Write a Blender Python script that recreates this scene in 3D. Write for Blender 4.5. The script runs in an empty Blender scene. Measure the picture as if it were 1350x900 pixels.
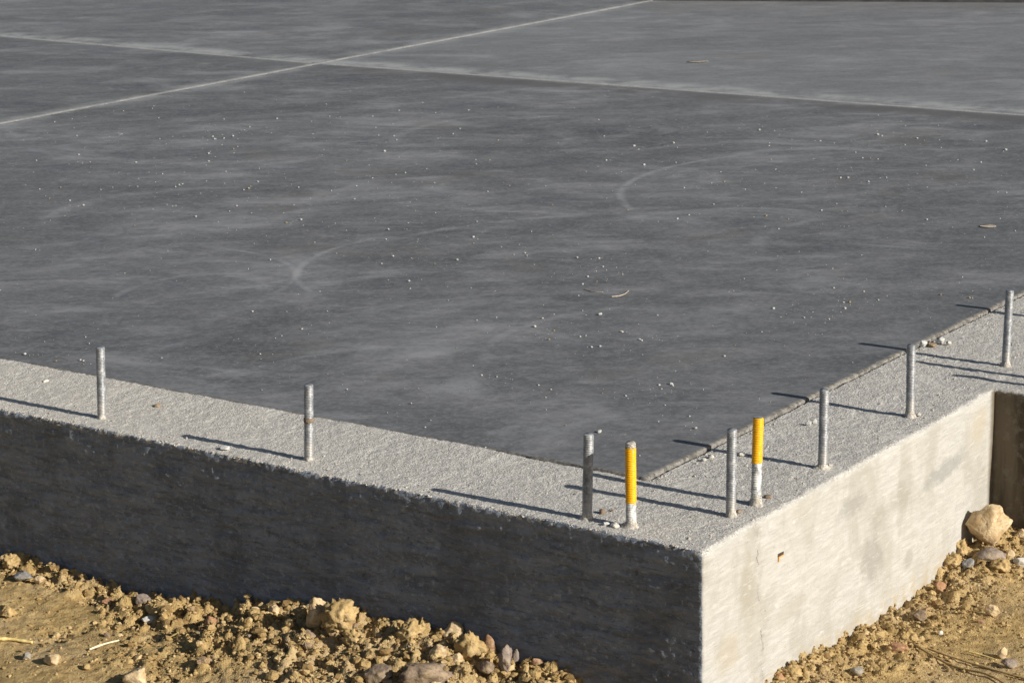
import bpy, math, random
import numpy as np
from mathutils import Vector, Matrix
random.seed(7); rng = np.random.default_rng(11)
sc = bpy.context.scene
col = sc.collection

# ------------------------------------------------------------ camera model
F = 3138.0; CX = 675.0; CY = 450.0
R = np.array([[0.57033383, -0.21222394, 0.79352399],
              [-0.82121878, -0.12631228, 0.55645748],
              [-0.01786178, -0.96902333, -0.24632245]])
CAM = np.array([-2.68235291, -1.5669287, 1.09002641])
FWD = R[:, 2]; RIGHT = np.array([R[0, 0], R[1, 0], 0.0]); RIGHT /= np.linalg.norm(RIGHT)
def ray(u, v): return R @ np.array([(u - CX) / F, (v - CY) / F, 1.0])
def on_z(u, v, z=0.0):
    r = ray(u, v); return CAM + r * ((z - CAM[2]) / r[2])
def on_x(u, v, x=0.0):
    r = ray(u, v); return CAM + r * ((x - CAM[0]) / r[0])
def on_y(u, v, y=0.0):
    r = ray(u, v); return CAM + r * ((y - CAM[1]) / r[1])
def ppm(P): return F / float((R.T @ (np.array(P) - CAM))[2])   # photograph pixels per metre there

# ------------------------------------------------------------ noise (numpy)
def _hash(i, j, k, seed):
    h = (i.astype(np.int64) * 374761393 + j.astype(np.int64) * 668265263 + k.astype(np.int64) * 2147483647 + seed * 974634777) & 0xFFFFFFFF
    h = ((h ^ (h >> 13)) * 1274126177) & 0xFFFFFFFF
    h = ((h ^ (h >> 16)) * 2246822519) & 0xFFFFFFFF
    return ((h ^ (h >> 15)) & 0xFFFFFF) / float(0xFFFFFF)
def vn(P, s=1.0, seed=0):
    """value noise in -1..1; s: scalar or 3 frequencies"""
    Q = np.asarray(P, float) * np.asarray(s, float)
    I = np.floor(Q).astype(np.int64); f = Q - I; f = f * f * f * (f * (f * 6 - 15) + 10)
    out = 0
    for a in (0, 1):
        wa = f[:, 0] if a else 1 - f[:, 0]
        for b in (0, 1):
            wb = f[:, 1] if b else 1 - f[:, 1]
            for c in (0, 1):
                wc = f[:, 2] if c else 1 - f[:, 2]
                out = out + wa * wb * wc * _hash(I[:, 0] + a, I[:, 1] + b, I[:, 2] + c, seed)
    return out * 2 - 1
def fbm(P, s, seed=0, o=4, g=0.5):
    t = 0; a = 1.0; n = 0; s = np.asarray(s, float)
    for k in range(o):
        t = t + a * vn(P, s * (2.03 ** k), seed + k * 17); n += a; a *= g
    return t / n
def sstep(a, b, x):
    t = np.clip((x - a) / (b - a), 0, 1); return t * t * (3 - 2 * t)

# ------------------------------------------------------------ mesh helpers
def mesh_np(name, V, Fc, mat=None, smooth=True):
    V = np.asarray(V, np.float32); Fc = np.asarray(Fc, np.int32)
    me = bpy.data.meshes.new(name); n, k = Fc.shape
    me.vertices.add(len(V)); me.vertices.foreach_set('co', V.ravel())
    me.loops.add(n * k); me.loops.foreach_set('vertex_index', Fc.ravel())
    me.polygons.add(n); me.polygons.foreach_set('loop_start', np.arange(0, n * k, k, dtype=np.int32))
    me.update(calc_edges=True); me.validate()
    me.polygons.foreach_set('use_smooth', [smooth] * len(me.polygons))
    if mat: me.materials.append(mat)
    return me
def obj(name, me, parent=None, loc=None):
    o = bpy.data.objects.new(name, me); col.objects.link(o)
    if parent: o.parent = parent
    if loc is not None: o.location = loc
    return o
def tag(o, label=None, cat=None, group=None, kind=None):
    if label: o['label'] = label
    if cat: o['category'] = cat
    if group: o['group'] = group
    if kind: o['kind'] = kind
    return o
def empty(name, loc, label, cat, group=None):
    o = bpy.data.objects.new(name, None); col.objects.link(o); o.location = loc
    o.empty_display_size = 0.05
    return tag(o, label, cat, group)
def grid_faces(nu, nv, off=0, flip=False):
    i = np.arange(nu - 1)[:, None] * nv + np.arange(nv - 1)[None, :]
    f = np.stack([i, i + nv, i + nv + 1, i + 1], -1).reshape(-1, 4) + off
    return f[:, ::-1] if flip else f
def ico(sub):
    import bmesh
    bm = bmesh.new(); bmesh.ops.create_icosphere(bm, subdivisions=sub, radius=1)
    V = np.array([v.co[:] for v in bm.verts]); Fc = np.array([[v.index for v in f.verts] for f in bm.faces]); bm.free()
    return V, Fc

# ------------------------------------------------------------ materials
class NT:
    def __init__(s, name):
        s.m = bpy.data.materials.new(name); s.m.use_nodes = True
        s.t = s.m.node_tree; s.t.nodes.clear()
        s.out = s.n('ShaderNodeOutputMaterial'); s.b = s.n('ShaderNodeBsdfPrincipled')
        s.l(s.b.outputs[0], s.out.inputs[0])
        s.tc = s.n('ShaderNodeTexCoord').outputs['Object']
    def n(s, k, **kw):
        x = s.t.nodes.new(k)
        for a, v in kw.items(): setattr(x, a, v)
        return x
    def l(s, a, b): s.t.links.new(a, b)
    def set(s, inp, v):
        if isinstance(v, bpy.types.NodeSocket): s.l(v, inp)
        else: inp.default_value = v
    def noise(s, scale, detail=4, rough=.55, vec=None, dist=0.0, stretch=None, rot=None):
        v = vec or s.tc
        if stretch or rot:
            mp = s.n('ShaderNodeMapping'); s.l(v, mp.inputs[0])
            if stretch: mp.inputs['Scale'].default_value = stretch
            if rot: mp.inputs['Rotation'].default_value = rot
            v = mp.outputs[0]
        x = s.n('ShaderNodeTexNoise'); s.l(v, x.inputs['Vector'])
        x.inputs['Scale'].default_value = scale; x.inputs['Detail'].default_value = detail
        x.inputs['Roughness'].default_value = rough; x.inputs['Distortion'].default_value = dist
        return x.outputs['Fac']
    def voro(s, scale, feature='F1', vec=None, rand=1.0):
        x = s.n('ShaderNodeTexVoronoi', feature=feature); s.l(vec or s.tc, x.inputs['Vector'])
        x.inputs['Scale'].default_value = scale; x.inputs['Randomness'].default_value = rand
        return x.outputs['Distance']
    def ramp(s, f, pts):
        x = s.n('ShaderNodeValToRGB'); s.l(f, x.inputs[0]); e = x.color_ramp.elements
        while len(e) < len(pts): e.new(0.5)
        for k, (p, c) in enumerate(pts):
            e[k].position = p; e[k].color = (c, c, c, 1) if not hasattr(c, '__len__') else (*c, 1)
        return x.outputs[0]
    def math(s, op, a, b=0.0, c=None, clamp=False):
        x = s.n('ShaderNodeMath', operation=op, use_clamp=clamp)
        s.set(x.inputs[0], a); s.set(x.inputs[1], b)
        if c is not None: s.set(x.inputs[2], c)
        return x.outputs[0]
    def mr(s, v, a, b, c=0.0, d=1.0, smooth=True):
        x = s.n('ShaderNodeMapRange', interpolation_type='SMOOTHSTEP' if smooth else 'LINEAR')
        s.set(x.inputs[0], v)
        for k, q in enumerate((a, b, c, d)): x.inputs[k + 1].default_value = q
        return x.outputs[0]
    def mix(s, f, a, b, mode='MIX'):
        x = s.n('ShaderNodeMix', data_type='RGBA', blend_type=mode)
        s.set(x.inputs[0], f)
        for inp, v in ((x.inputs[6], a), (x.inputs[7], b)):
            if isinstance(v, bpy.types.NodeSocket): s.l(v, inp)
            elif hasattr(v, '__len__'): inp.default_value = (*v, 1)
            else: inp.default_value = (v, v, v, 1)
        return x.outputs[2]
    def xyz(s):
        x = s.n('ShaderNodeSeparateXYZ'); s.l(s.tc, x.inputs[0]); return x.outputs
    def bump(s, h, dist, strength=1.0, normal=None):
        x = s.n('ShaderNodeBump'); s.l(h, x.inputs['Height'])
        x.inputs['Distance'].default_value = dist; x.inputs['Strength'].default_value = strength
        if normal: s.l(normal, x.inputs['Normal'])
        return x.outputs[0]
    def done(s, color, rough=.85, normal=None, metallic=0.0, spec=.5):
        s.set(s.b.inputs['Base Color'], color if isinstance(color, bpy.types.NodeSocket) else (*color, 1))
        s.set(s.b.inputs['Roughness'], rough); s.set(s.b.inputs['Metallic'], metallic)
        s.b.inputs['Specular IOR Level'].default_value = spec
        if normal: s.l(normal, s.b.inputs['Normal'])
        return s.m

def m_wall():
    t = NT('foundation_concrete'); x, y, z = t.xyz()
    # --- rough struck ledge on top
    g1 = t.noise(300, 3, .6, dist=.5); g2 = t.noise(700, 2, .6); big = t.noise(9, 4, .6)
    pit = t.voro(120)
    topc = t.mix(t.mr(g1, .34, .64), (.33, .31, .285), (.70, .67, .62))
    topc = t.mix(t.mr(g2, .32, .50, .7, 0), topc, (.18, .165, .145))
    topc = t.mix(t.mr(g2, .60, .70, 0, .6), topc, (.78, .76, .72))
    topc = t.mix(t.mr(big, .35, .7, 0, .3), topc, (.58, .54, .475))
    topc = t.mix(t.mr(y, .35, 1.5, 0, .45), topc, t.mix(g1, (.52, .475, .40), (.72, .67, .59)))
    pk = t.math('MULTIPLY', t.mr(t.noise(55, 3, .6), .60, .68), t.mr(pit, .0, .35, 1, 0))
    topc = t.mix(t.math('MULTIPLY', pk, .8), topc, (.13, .10, .075))
    topc = t.mix(t.mr(t.noise(24, 5, .7), .60, .72, 0, .5), topc, (.27, .24, .20))
    sp_ = t.mr(t.noise(13, 5, .65, dist=.5), .50, .66); topc = t.mix(t.math('MULTIPLY', sp_, .55), topc, t.mix(t.noise(60, 4, .6), (.43, .41, .37), (.60, .575, .53)))
    hTop = t.math('MULTIPLY', t.math('ADD', t.math('MULTIPLY', g1, 1.0), t.math('MULTIPLY', g2, .45)), t.math('MULTIPLY_ADD', sp_, -.55, 1.0))
    # --- sunny formed face: fine slanting brush strokes, blotches, stains
    st2 = t.noise(60, 6, .66, dist=.5, stretch=(.30, 1, 1.9), rot=(0, math.radians(30), 0))
    sidec = t.mix(t.mr(st2, .36, .66), (.41, .394, .362), (.475, .459, .426))
    st3 = t.noise(170, 4, .6, dist=.3, stretch=(.18, 1, 1.6), rot=(0, math.radians(33), 0))
    sidec = t.mix(t.mr(st3, .34, .50, .38, 0), sidec, (.32, .305, .27))
    blot = t.noise(7, 6, .62, dist=.6, stretch=(1.6, 1.6, .8))
    sidec = t.mix(t.mr(blot, .46, .64, 0, .6), sidec, (.33, .31, .265))
    warm = t.noise(5.5, 3, .5); sidec = t.mix(t.mr(warm, .48, .7, 0, .3), sidec, (.43, .395, .34))
    fine = t.noise(240, 4, .7); sidec = t.mix(t.mr(fine, .30, .42, .6, 0), sidec, (.22, .20, .17))
    wob = t.math('SUBTRACT', t.noise(28, 5, .65), .5); wob2 = t.math('SUBTRACT', t.noise(33, 5, .65, stretch=(1.1, 1, .8)), .5)
    for (u, v, du, dv, sl, c_, a_) in [(1150, 735, 18, 42, -.3, (.27, .255, .225), .65), (1246, 618, 44, 13, .10, (.27, .265, .25), .65), (1122, 668, 24, 14, .0, (.28, .265, .24), .6),
                                    (1190, 655, 18, 20, -.2, (.30, .28, .24), .6), (985, 775, 14, 50, .0, (.32, .29, .235), .6), (1198, 736, 9, 14, 0, (.30, .285, .25), .55),
                                    (1160, 680, 12, 18, .1, (.30, .28, .24), .5), (960, 860, 18, 30, 0, (.37, .32, .24), .5), (1045, 800, 34, 16, .1, (.36, .335, .29), .5), (1290, 560, 16, 26, .2, (.40, .35, .26), .5)]:
        P = on_y(u, v); k = ppm(P); wx = du / k / .60; wz = dv / k
        dx = t.math('DIVIDE', t.math('SUBTRACT', x, float(P[0])), wx)
        dz_ = t.math('DIVIDE', t.math('SUBTRACT', t.math('SUBTRACT', z, float(P[2])), t.math('MULTIPLY', t.math('SUBTRACT', x, float(P[0])), sl)), wz)
        dd = t.math('SQRT', t.math('ADD', t.math('POWER', t.math('ADD', dx, t.math('MULTIPLY', wob, 2.0)), 2.0), t.math('POWER', t.math('ADD', dz_, t.math('MULTIPLY', wob2, 2.0)), 2.0)))
        sidec = t.mix(t.mr(dd, .45, 1.35, min(1, a_ * 1.15), 0), sidec, c_)
    bh = t.math('MULTIPLY', t.mr(t.voro(38), .0, .10, 1, 0), t.mr(t.noise(21, 2, .5), .56, .60)); sidec = t.mix(t.math('MULTIPLY', bh, .8), sidec, (.15, .13, .105))
    foot = t.math('MULTIPLY', t.mr(z, -.275, -.225, .7, 0), t.mr(t.noise(30, 5, .65), .42, .62))
    sidec = t.mix(foot, sidec, (.38, .30, .18))
    # hairline crack near the corner with weathered margin
    cr = t.math('ADD', x, t.math('MULTIPLY', t.math('SUBTRACT', t.noise(11, 6, .7, stretch=(0, 0, 1)), .5), -.075))
    cr = t.math('ABSOLUTE', t.math('SUBTRACT', cr, t.math('MULTIPLY_ADD', z, -.13, .145)))
    crk = t.math('MULTIPLY', t.mr(cr, .0003, .0016, 1, 0), t.mr(t.noise(26, 4, .7), .46, .58))
    wide = t.math('MULTIPLY', t.mr(cr, .0, .020, 1, 0), t.mr(t.noise(40, 5, .7), .44, .66, 0, .6))
    sidec = t.mix(wide, sidec, (.25, .23, .195))
    sidec = t.mix(t.math('MULTIPLY', crk, .75), sidec, (.12, .10, .085))
    # --- return face of the recess: earthy, its shade darkened into the colour
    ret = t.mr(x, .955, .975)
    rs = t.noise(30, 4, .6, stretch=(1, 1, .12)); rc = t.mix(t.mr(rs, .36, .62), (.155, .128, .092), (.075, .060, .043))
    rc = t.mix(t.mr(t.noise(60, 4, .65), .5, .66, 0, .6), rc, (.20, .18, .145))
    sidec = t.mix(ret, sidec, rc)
    lite = t.noise(80, 5, .7, dist=.6, stretch=(.35, 1, 1.6), rot=(0, math.radians(30), 0)); sidec = t.mix(t.math('MULTIPLY', t.mr(lite, .54, .70, 0, .4), t.math('SUBTRACT', 1.0, ret)), sidec, (.62, .60, .55))
    hSide = t.math('ADD', t.math('MULTIPLY', st2, .7), t.math('ADD', t.math('MULTIPLY', st3, .35), t.math('MULTIPLY', t.noise(300, 4, .6), .25)))
    # --- darker bluish grey tone of the long face, lapping unevenly over the arris
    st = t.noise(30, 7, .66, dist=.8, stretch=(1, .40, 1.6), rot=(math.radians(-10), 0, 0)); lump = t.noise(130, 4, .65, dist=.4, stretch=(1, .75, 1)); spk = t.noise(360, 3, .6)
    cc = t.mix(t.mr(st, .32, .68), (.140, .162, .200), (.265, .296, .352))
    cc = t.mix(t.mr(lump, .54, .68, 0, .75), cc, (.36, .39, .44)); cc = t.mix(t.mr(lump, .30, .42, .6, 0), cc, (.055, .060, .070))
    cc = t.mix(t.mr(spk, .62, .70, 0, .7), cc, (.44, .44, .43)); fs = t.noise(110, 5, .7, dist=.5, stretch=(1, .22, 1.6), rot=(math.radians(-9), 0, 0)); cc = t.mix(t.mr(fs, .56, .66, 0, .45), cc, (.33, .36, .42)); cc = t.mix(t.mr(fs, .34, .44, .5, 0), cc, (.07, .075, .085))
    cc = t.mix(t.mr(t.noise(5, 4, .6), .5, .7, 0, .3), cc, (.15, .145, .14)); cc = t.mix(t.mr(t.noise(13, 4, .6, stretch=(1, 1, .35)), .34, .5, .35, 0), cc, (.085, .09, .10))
    low_brown = t.math('MULTIPLY', t.mr(z, -.26, -.17, 1, 0), t.mr(t.noise(50, 5, .7), .50, .66)); cc = t.mix(t.math('MULTIPLY', low_brown, .65), cc, (.24, .18, .10))  # ragged brown tone, stronger towards the bottom
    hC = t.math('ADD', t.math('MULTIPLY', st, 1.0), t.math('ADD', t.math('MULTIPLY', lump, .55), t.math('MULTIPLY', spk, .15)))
    # --- blend by height, ragged
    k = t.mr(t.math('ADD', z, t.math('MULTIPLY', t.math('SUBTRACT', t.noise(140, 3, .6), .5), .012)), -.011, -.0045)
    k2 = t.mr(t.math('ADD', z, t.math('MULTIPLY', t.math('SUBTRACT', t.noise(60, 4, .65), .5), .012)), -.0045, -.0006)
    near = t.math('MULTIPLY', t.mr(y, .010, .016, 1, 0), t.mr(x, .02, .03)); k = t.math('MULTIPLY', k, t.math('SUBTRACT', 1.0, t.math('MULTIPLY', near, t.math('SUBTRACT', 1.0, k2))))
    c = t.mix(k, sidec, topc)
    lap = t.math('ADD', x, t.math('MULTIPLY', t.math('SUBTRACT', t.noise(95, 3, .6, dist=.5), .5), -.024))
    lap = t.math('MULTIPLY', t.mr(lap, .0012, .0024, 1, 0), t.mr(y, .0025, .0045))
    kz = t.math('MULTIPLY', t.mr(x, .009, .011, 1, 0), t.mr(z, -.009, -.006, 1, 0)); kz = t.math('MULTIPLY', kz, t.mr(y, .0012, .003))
    dark_k = t.math('MAXIMUM', lap, kz)
    c = t.mix(dark_k, c, cc)
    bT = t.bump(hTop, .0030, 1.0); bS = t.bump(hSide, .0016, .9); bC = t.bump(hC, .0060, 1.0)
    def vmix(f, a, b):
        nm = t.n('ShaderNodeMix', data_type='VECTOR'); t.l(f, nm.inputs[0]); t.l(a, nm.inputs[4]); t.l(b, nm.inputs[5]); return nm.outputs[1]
    return t.done(c, t.mr(dark_k, 0, 1, .93, .72), vmix(dark_k, vmix(k, bS, bT), bC), spec=.3)

def circ(P1, P2, P3):
    (ax, ay), (bx, by), (cx, cy) = P1[:2], P2[:2], P3[:2]
    d = 2 * (ax * (by - cy) + bx * (cy - ay) + cx * (ay - by))
    ux = ((ax**2 + ay**2) * (by - cy) + (bx**2 + by**2) * (cy - ay) + (cx**2 + cy**2) * (ay - by)) / d
    uy = ((ax**2 + ay**2) * (cx - bx) + (bx**2 + by**2) * (ax - cx) + (cx**2 + cy**2) * (bx - ax)) / d
    return ux, uy, math.hypot(ax - ux, ay - uy)
EDGE = .236
def m_slab():
    t = NT('burnished_concrete'); x, y, z = t.xyz()
    YAW_ = math.atan2(RIGHT[1], RIGHT[0])
    mpp = t.n('ShaderNodeMapping'); t.l(t.tc, mpp.inputs[0]); mpp.inputs['Rotation'].default_value = (0, 0, -YAW_); mpp.inputs['Scale'].default_value = (1, 1, 1)
    m2 = t.n('ShaderNodeMapping'); t.l(mpp.outputs[0], m2.inputs[0]); m2.inputs['Scale'].default_value = (.62, 1.10, 1)
    sv = m2.outputs[0]
    a = t.noise(1.5, 7, .62, dist=1.0, vec=sv); b = t.noise(7, 6, .66, dist=.8, vec=sv); c = t.noise(30, 5, .68, dist=.4, vec=sv); d = t.noise(160, 3, .6)
    s = t.math('ADD', t.math('MULTIPLY', a, .42), t.math('ADD', t.math('MULTIPLY', b, .36), t.math('MULTIPLY', c, .22)))
    base = t.ramp(s, [(.38, (.076, .076, .078)), (.46, (.110, .110, .113)), (.53, (.143, .143, .147)), (.65, (.26, .26, .268))])
    # cloudy laitance wisps
    w = t.noise(3.2, 8, .7, dist=1.0, vec=sv); base = t.mix(t.mr(w, .50, .70, 0, .6), base, (.29, .29, .30)); w3 = t.noise(2.4, 7, .68, dist=.8, vec=sv); base = t.mix(t.mr(w3, .30, .46, .55, 0), base, (.085, .085, .088))
    w2 = t.noise(12, 7, .72, dist=.6, vec=sv); base = t.mix(t.mr(w2, .54, .74, 0, .35), base, (.32, .32, .325))
    gr = t.noise(95, 5, .75); base = t.mix(t.mr(gr, .46, .62, 0, .32), base, (.25, .25, .255)); base = t.mix(t.mr(gr, .38, .46, .25, 0), base, (.085, .085, .088))
    # brownish damp patches
    br = t.noise(2.6, 4, .6); base = t.mix(t.mr(br, .56, .74, 0, .5), base, (.115, .105, .092))
    # the bays beyond the cross joint are paler
    xb = t.math('SUBTRACT', x, t.math('MULTIPLY', t.math('ABSOLUTE', t.math('SUBTRACT', y, 3.7)), .029))
    far = t.mr(t.math('ADD', xb, t.math('MULTIPLY', t.math('SUBTRACT', t.noise(5, 4, .6), .5), .05)), 3.665, 3.70)
    base = t.mix(t.math('MULTIPLY', far, t.mr(y, 3.66, 3.72, .24, .05)), base, (.31, .31, .315))
    # thin pale smear lying against both joints
    jx = t.math('ABSOLUTE', t.math('SUBTRACT', xb, 3.735)); jy = t.math('ABSOLUTE', t.math('SUBTRACT', y, 3.685))
    sm = t.math('MAXIMUM', t.mr(jx, .01, .11, 1, 0), t.mr(jy, .01, .09, .7, 0))
    base = t.mix(t.math('MULTIPLY', sm, t.mr(t.noise(6, 6, .7), .36, .62, 0, .85)), base, (.36, .36, .358))
    dk = t.mr(t.math('ABSOLUTE', t.math('SUBTRACT', xb, 3.59)), .02, .10, 1, 0)
    base = t.mix(t.math('MULTIPLY', t.math('MULTIPLY', dk, t.mr(y, 3.6, 3.7, 1, .3)), t.mr(t.noise(3, 5, .65), .36, .56, .15, .85)), base, (.105, .10, .098))
    # power-trowel arcs
    arcs = [((818, 262), (835, 240), (960, 209), .012, .55), ((392, 368), (405, 347), (520, 312), .010, .6), ((300, 331), (368, 345), (364, 388), .008, .4),
            ((520, 318), (640, 297), (760, 287), .016, .4), ((0, 330), (180, 315), (340, 300), .02, .25), ((600, 130), (760, 118), (900, 128), .03, .3), ((520, 190), (560, 168), (690, 152), .02, .3), ((60, 300), (150, 262), (330, 250), .03, .35), ((960, 209), (1060, 198), (1180, 203), .03, .45), ((640, 470), (700, 430), (860, 405), .014, .35), ((1000, 330), (1040, 300), (1180, 285), .02, .3), ((150, 400), (210, 372), (330, 360), .012, .3), ((300, 505), (420, 470), (600, 462), .008, .25)]
    for p, q, r, wd, st in arcs:
        st *= .85
        ux, uy, rr = circ(on_z(*p), on_z(*q), on_z(*r))
        v = t.n('ShaderNodeCombineXYZ'); v.inputs[0].default_value = ux; v.inputs[1].default_value = uy
        flat = t.n('ShaderNodeCombineXYZ'); t.l(x, flat.inputs[0]); t.l(y, flat.inputs[1])
        dd = t.n('ShaderNodeVectorMath', operation='DISTANCE'); t.l(flat.outputs[0], dd.inputs[0]); t.l(v.outputs[0], dd.inputs[1])
        ring = t.mr(t.math('ABSOLUTE', t.math('SUBTRACT', dd.outputs['Value'], rr)), .15 * wd, wd * 1.3, 1, 0)
        mid = on_z(*q); mv = t.n('ShaderNodeCombineXYZ'); mv.inputs[0].default_value = mid[0]; mv.inputs[1].default_value = mid[1]
        d2 = t.n('ShaderNodeVectorMath', operation='DISTANCE'); t.l(flat.outputs[0], d2.inputs[0]); t.l(mv.outputs[0], d2.inputs[1])
        e = on_z(*r); reach = math.hypot(e[0] - mid[0], e[1] - mid[1])
        m = t.math('MULTIPLY', ring, t.mr(d2.outputs['Value'], reach * .7, reach * 1.25, 1, 0))
        m = t.math('MULTIPLY', m, t.mr(t.noise(14, 4, .6), .34, .6))
        base = t.mix(t.math('MULTIPLY', m, st), base, (.34, .34, .345))
    # fine pale flecks
    fl = t.mr(t.noise(75, 3, .7), .66, .72); base = t.mix(t.math('MULTIPLY', fl, .35), base, (.33, .33, .33))
    # unburnished mortar along the slab's rim
    rim = t.math('MINIMUM', t.math('SUBTRACT', y, EDGE), t.math('MULTIPLY_ADD', t.math('SUBTRACT', x, EDGE), 2.2, .0))
    rim = t.math('ADD', rim, t.math('MULTIPLY', t.math('SUBTRACT', t.noise(45, 4, .65), .5), .022))
    base = t.mix(t.mr(rim, .003, .012, .85, 0), base, t.mix(t.mr(t.noise(120, 4, .7), .36, .62), (.085, .075, .062), (.27, .25, .215)))
    h = t.math('ADD', t.math('MULTIPLY', c, .6), t.math('MULTIPLY', d, .25))
    rgh = t.mr(b, .3, .7, .55, .78)
    return t.done(base, rgh, t.bump(h, .0010, .55), spec=.35)

def m_joint():
    t = NT('pale_joint_mortar')
    c = t.mix(t.noise(60, 4, .65), (.25, .247, .235), (.41, .405, .385))
    c = t.mix(t.mr(t.noise(7, 4, .6), .5, .68, 0, .6), c, (.22, .22, .215))
    return t.done(c, .9, t.bump(t.noise(150, 3), .002), spec=.2)

def m_soil():
    t = NT('clayey_soil')
    a = t.noise(6, 5, .6); b = t.noise(60, 4, .65); c = t.noise(420, 3, .6)
    k = t.mix(t.mr(b, .32, .68), (.31, .205, .08), (.53, .375, .165))
    k = t.mix(t.mr(a, .42, .66, 0, .6), k, (.50, .38, .22))
    k = t.mix(t.mr(c, .30, .5, .55, 0), k, (.19, .125, .065))
    sp = t.mr(t.noise(300, 2, .5), .70, .76); k = t.mix(t.math('MULTIPLY', sp, .7), k, (.60, .52, .38))
    h = t.math('ADD', t.math('MULTIPLY', b, 1.0), t.math('MULTIPLY', c, .45))
    return t.done(k, .95, t.bump(h, .005, 1.0), spec=.15)
def m_crumb():
    t = NT('soil_crumb')
    g = t.n('ShaderNodeNewGeometry').outputs['Random Per Island']
    k = t.ramp(g, [(0, (.20, .125, .05)), (.22, (.33, .22, .09)), (.7, (.48, .335, .145)), (.95, (.60, .45, .24)), (.98, (.34, .22, .12)), (1.0, (.36, .31, .25))])
    k = t.mix(t.mr(t.noise(350, 3, .6), .35, .6, .45, 0), k, (.24, .16, .08))
    return t.done(k, .95, t.bump(t.noise(500, 3, .6), .002, .8), spec=.15)
def m_rock(name, a, b, c, sc_=1.0, bd=.003):
    t = NT(name)
    n1 = t.noise(45 * sc_, 5, .62, dist=.6); n2 = t.noise(200 * sc_, 4, .65)
    k = t.mix(t.mr(n1, .35, .65), a, b); k = t.mix(t.mr(n2, .34, .5, .6, 0), k, c)
    dust = t.noise(20, 4, .6); k = t.mix(t.mr(dust, .52, .7, 0, .45), k, (.47, .35, .19))
    h = t.math('ADD', n1, t.math('MULTIPLY', n2, .4))
    return t.done(k, .92, t.bump(h, bd, 1.0), spec=.2)
def m_bolt():
    t = NT('galvanised_steel'); x, y, z = t.xyz()
    n = t.noise(140, 4, .6); m = t.noise(45, 4, .6)
    k = t.mix(t.mr(n, .32, .68), (.22, .225, .235), (.38, .385, .395))
    k = t.mix(t.mr(m, .52, .66, 0, .65), k, (.56, .56, .55))
    lo = t.math('MULTIPLY', t.mr(z, .008, .045, 1, 0), t.mr(t.noise(90, 4, .6), .36, .58, .25, 1))
    k = t.mix(lo, k, (.44, .41, .37))
    return t.done(k, .46, t.bump(n, .0006, .6), metallic=t.math('MULTIPLY', t.mr(m, .5, .65, 1, .2), .45), spec=.45)
def m_bolt_white():
    t = NT('steel_with_white_residue'); x, y, z = t.xyz(); n = t.noise(150, 4, .65)
    k = t.mix(t.mr(n, .32, .68), (.24, .245, .25), (.40, .405, .41))
    k = t.mix(t.mr(t.noise(85, 5, .7, stretch=(1, 1, .6)), .42, .54, 0, .9), k, (.72, .71, .68))
    k = t.mix(t.math('MULTIPLY', t.mr(z, .004, .022, 1, 0), t.mr(t.noise(120, 4, .6), .4, .55)), k, (.36, .30, .22))
    return t.done(k, .7, t.bump(n, .0008, .8), spec=.35)
def m_yellow():
    t = NT('yellow_marking_paint')
    n = t.noise(160, 4, .6)
    k = t.mix(t.mr(n, .35, .62), (.80, .385, .004), (.90, .475, .006))
    k = t.mix(t.mr(t.noise(95, 5, .75), .60, .66, 0, .85), k, (.50, .46, .36)); k = t.mix(t.mr(t.noise(300, 3, .6), .34, .44, .5, 0), k, (.50, .25, .01))
    return t.done(k, .5, t.bump(n, .0005, .5), spec=.4)
def m_plain(name, a, b, rough=.85, scale=120, bd=.001):
    t = NT(name); n = t.noise(scale, 4, .6)
    return t.done(t.mix(t.mr(n, .35, .65), a, b), rough, t.bump(n, bd, .8), spec=.25)

M = dict(wall=m_wall(), slab=m_slab(), joint=m_joint(), soil=m_soil(), crumb=m_crumb(), bolt=m_bolt(), boltw=m_bolt_white(), yellow=m_yellow(),
    mortar=m_plain('cement_mortar', (.30, .265, .22), (.58, .54, .48), .95, 300, .002),
    whitechip=m_plain('pale_concrete', (.42, .41, .385), (.62, .61, .58), .9, 300, .001),
    straw=m_plain('dry_straw', (.62, .45, .14), (.80, .64, .28), .7, 200, .0004),
    pale_straw=m_plain('bleached_straw', (.70, .60, .38), (.80, .72, .52), .7, 200, .0004),
    stalk=m_plain('brown_stalk', (.24, .16, .07), (.40, .28, .12), .8, 200, .0006),
    leaf=m_plain('dry_leaf', (.20, .11, .06), (.40, .26, .15), .75, 150, .0006),
    dull=m_plain('dusty_leaf', (.36, .30, .23), (.50, .43, .34), .85, 150, .0006),
    wood=m_plain('orange_wood', (.55, .28, .10), (.68, .42, .19), .75, 200, .0006),
    dark=m_plain('hole_shade', (.04, .03, .022), (.09, .065, .045), .9, 200, .0006),
    darkboard=m_plain('added_board_dark', (.05, .048, .05), (.09, .085, .085), .9, 12, .002),
    cream=m_rock('cream_stone', (.46, .32, .17), (.70, .55, .35), (.27, .18, .09)),
    tan=m_rock('tan_clod', (.36, .245, .105), (.53, .38, .18), (.22, .145, .06)),
    brown=m_rock('brown_stone', (.20, .145, .10), (.32, .24, .17), (.13, .095, .065)),
    red=m_rock('reddish_stone', (.33, .17, .09), (.47, .27, .15), (.19, .095, .055)),
    purple=m_rock('purplish_stone', (.21, .165, .135), (.34, .275, .23), (.12, .09, .075)),
    grey=m_rock('grey_stone', (.25, .225, .19), (.37, .34, .295), (.15, .13, .11)),
    blue=m_rock('bluish_stone', (.21, .205, .20), (.31, .305, .295), (.13, .125, .12)),
    pale=m_rock('pale_grey_stone', (.50, .47, .42), (.66, .63, .57), (.33, .30, .26)))

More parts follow.
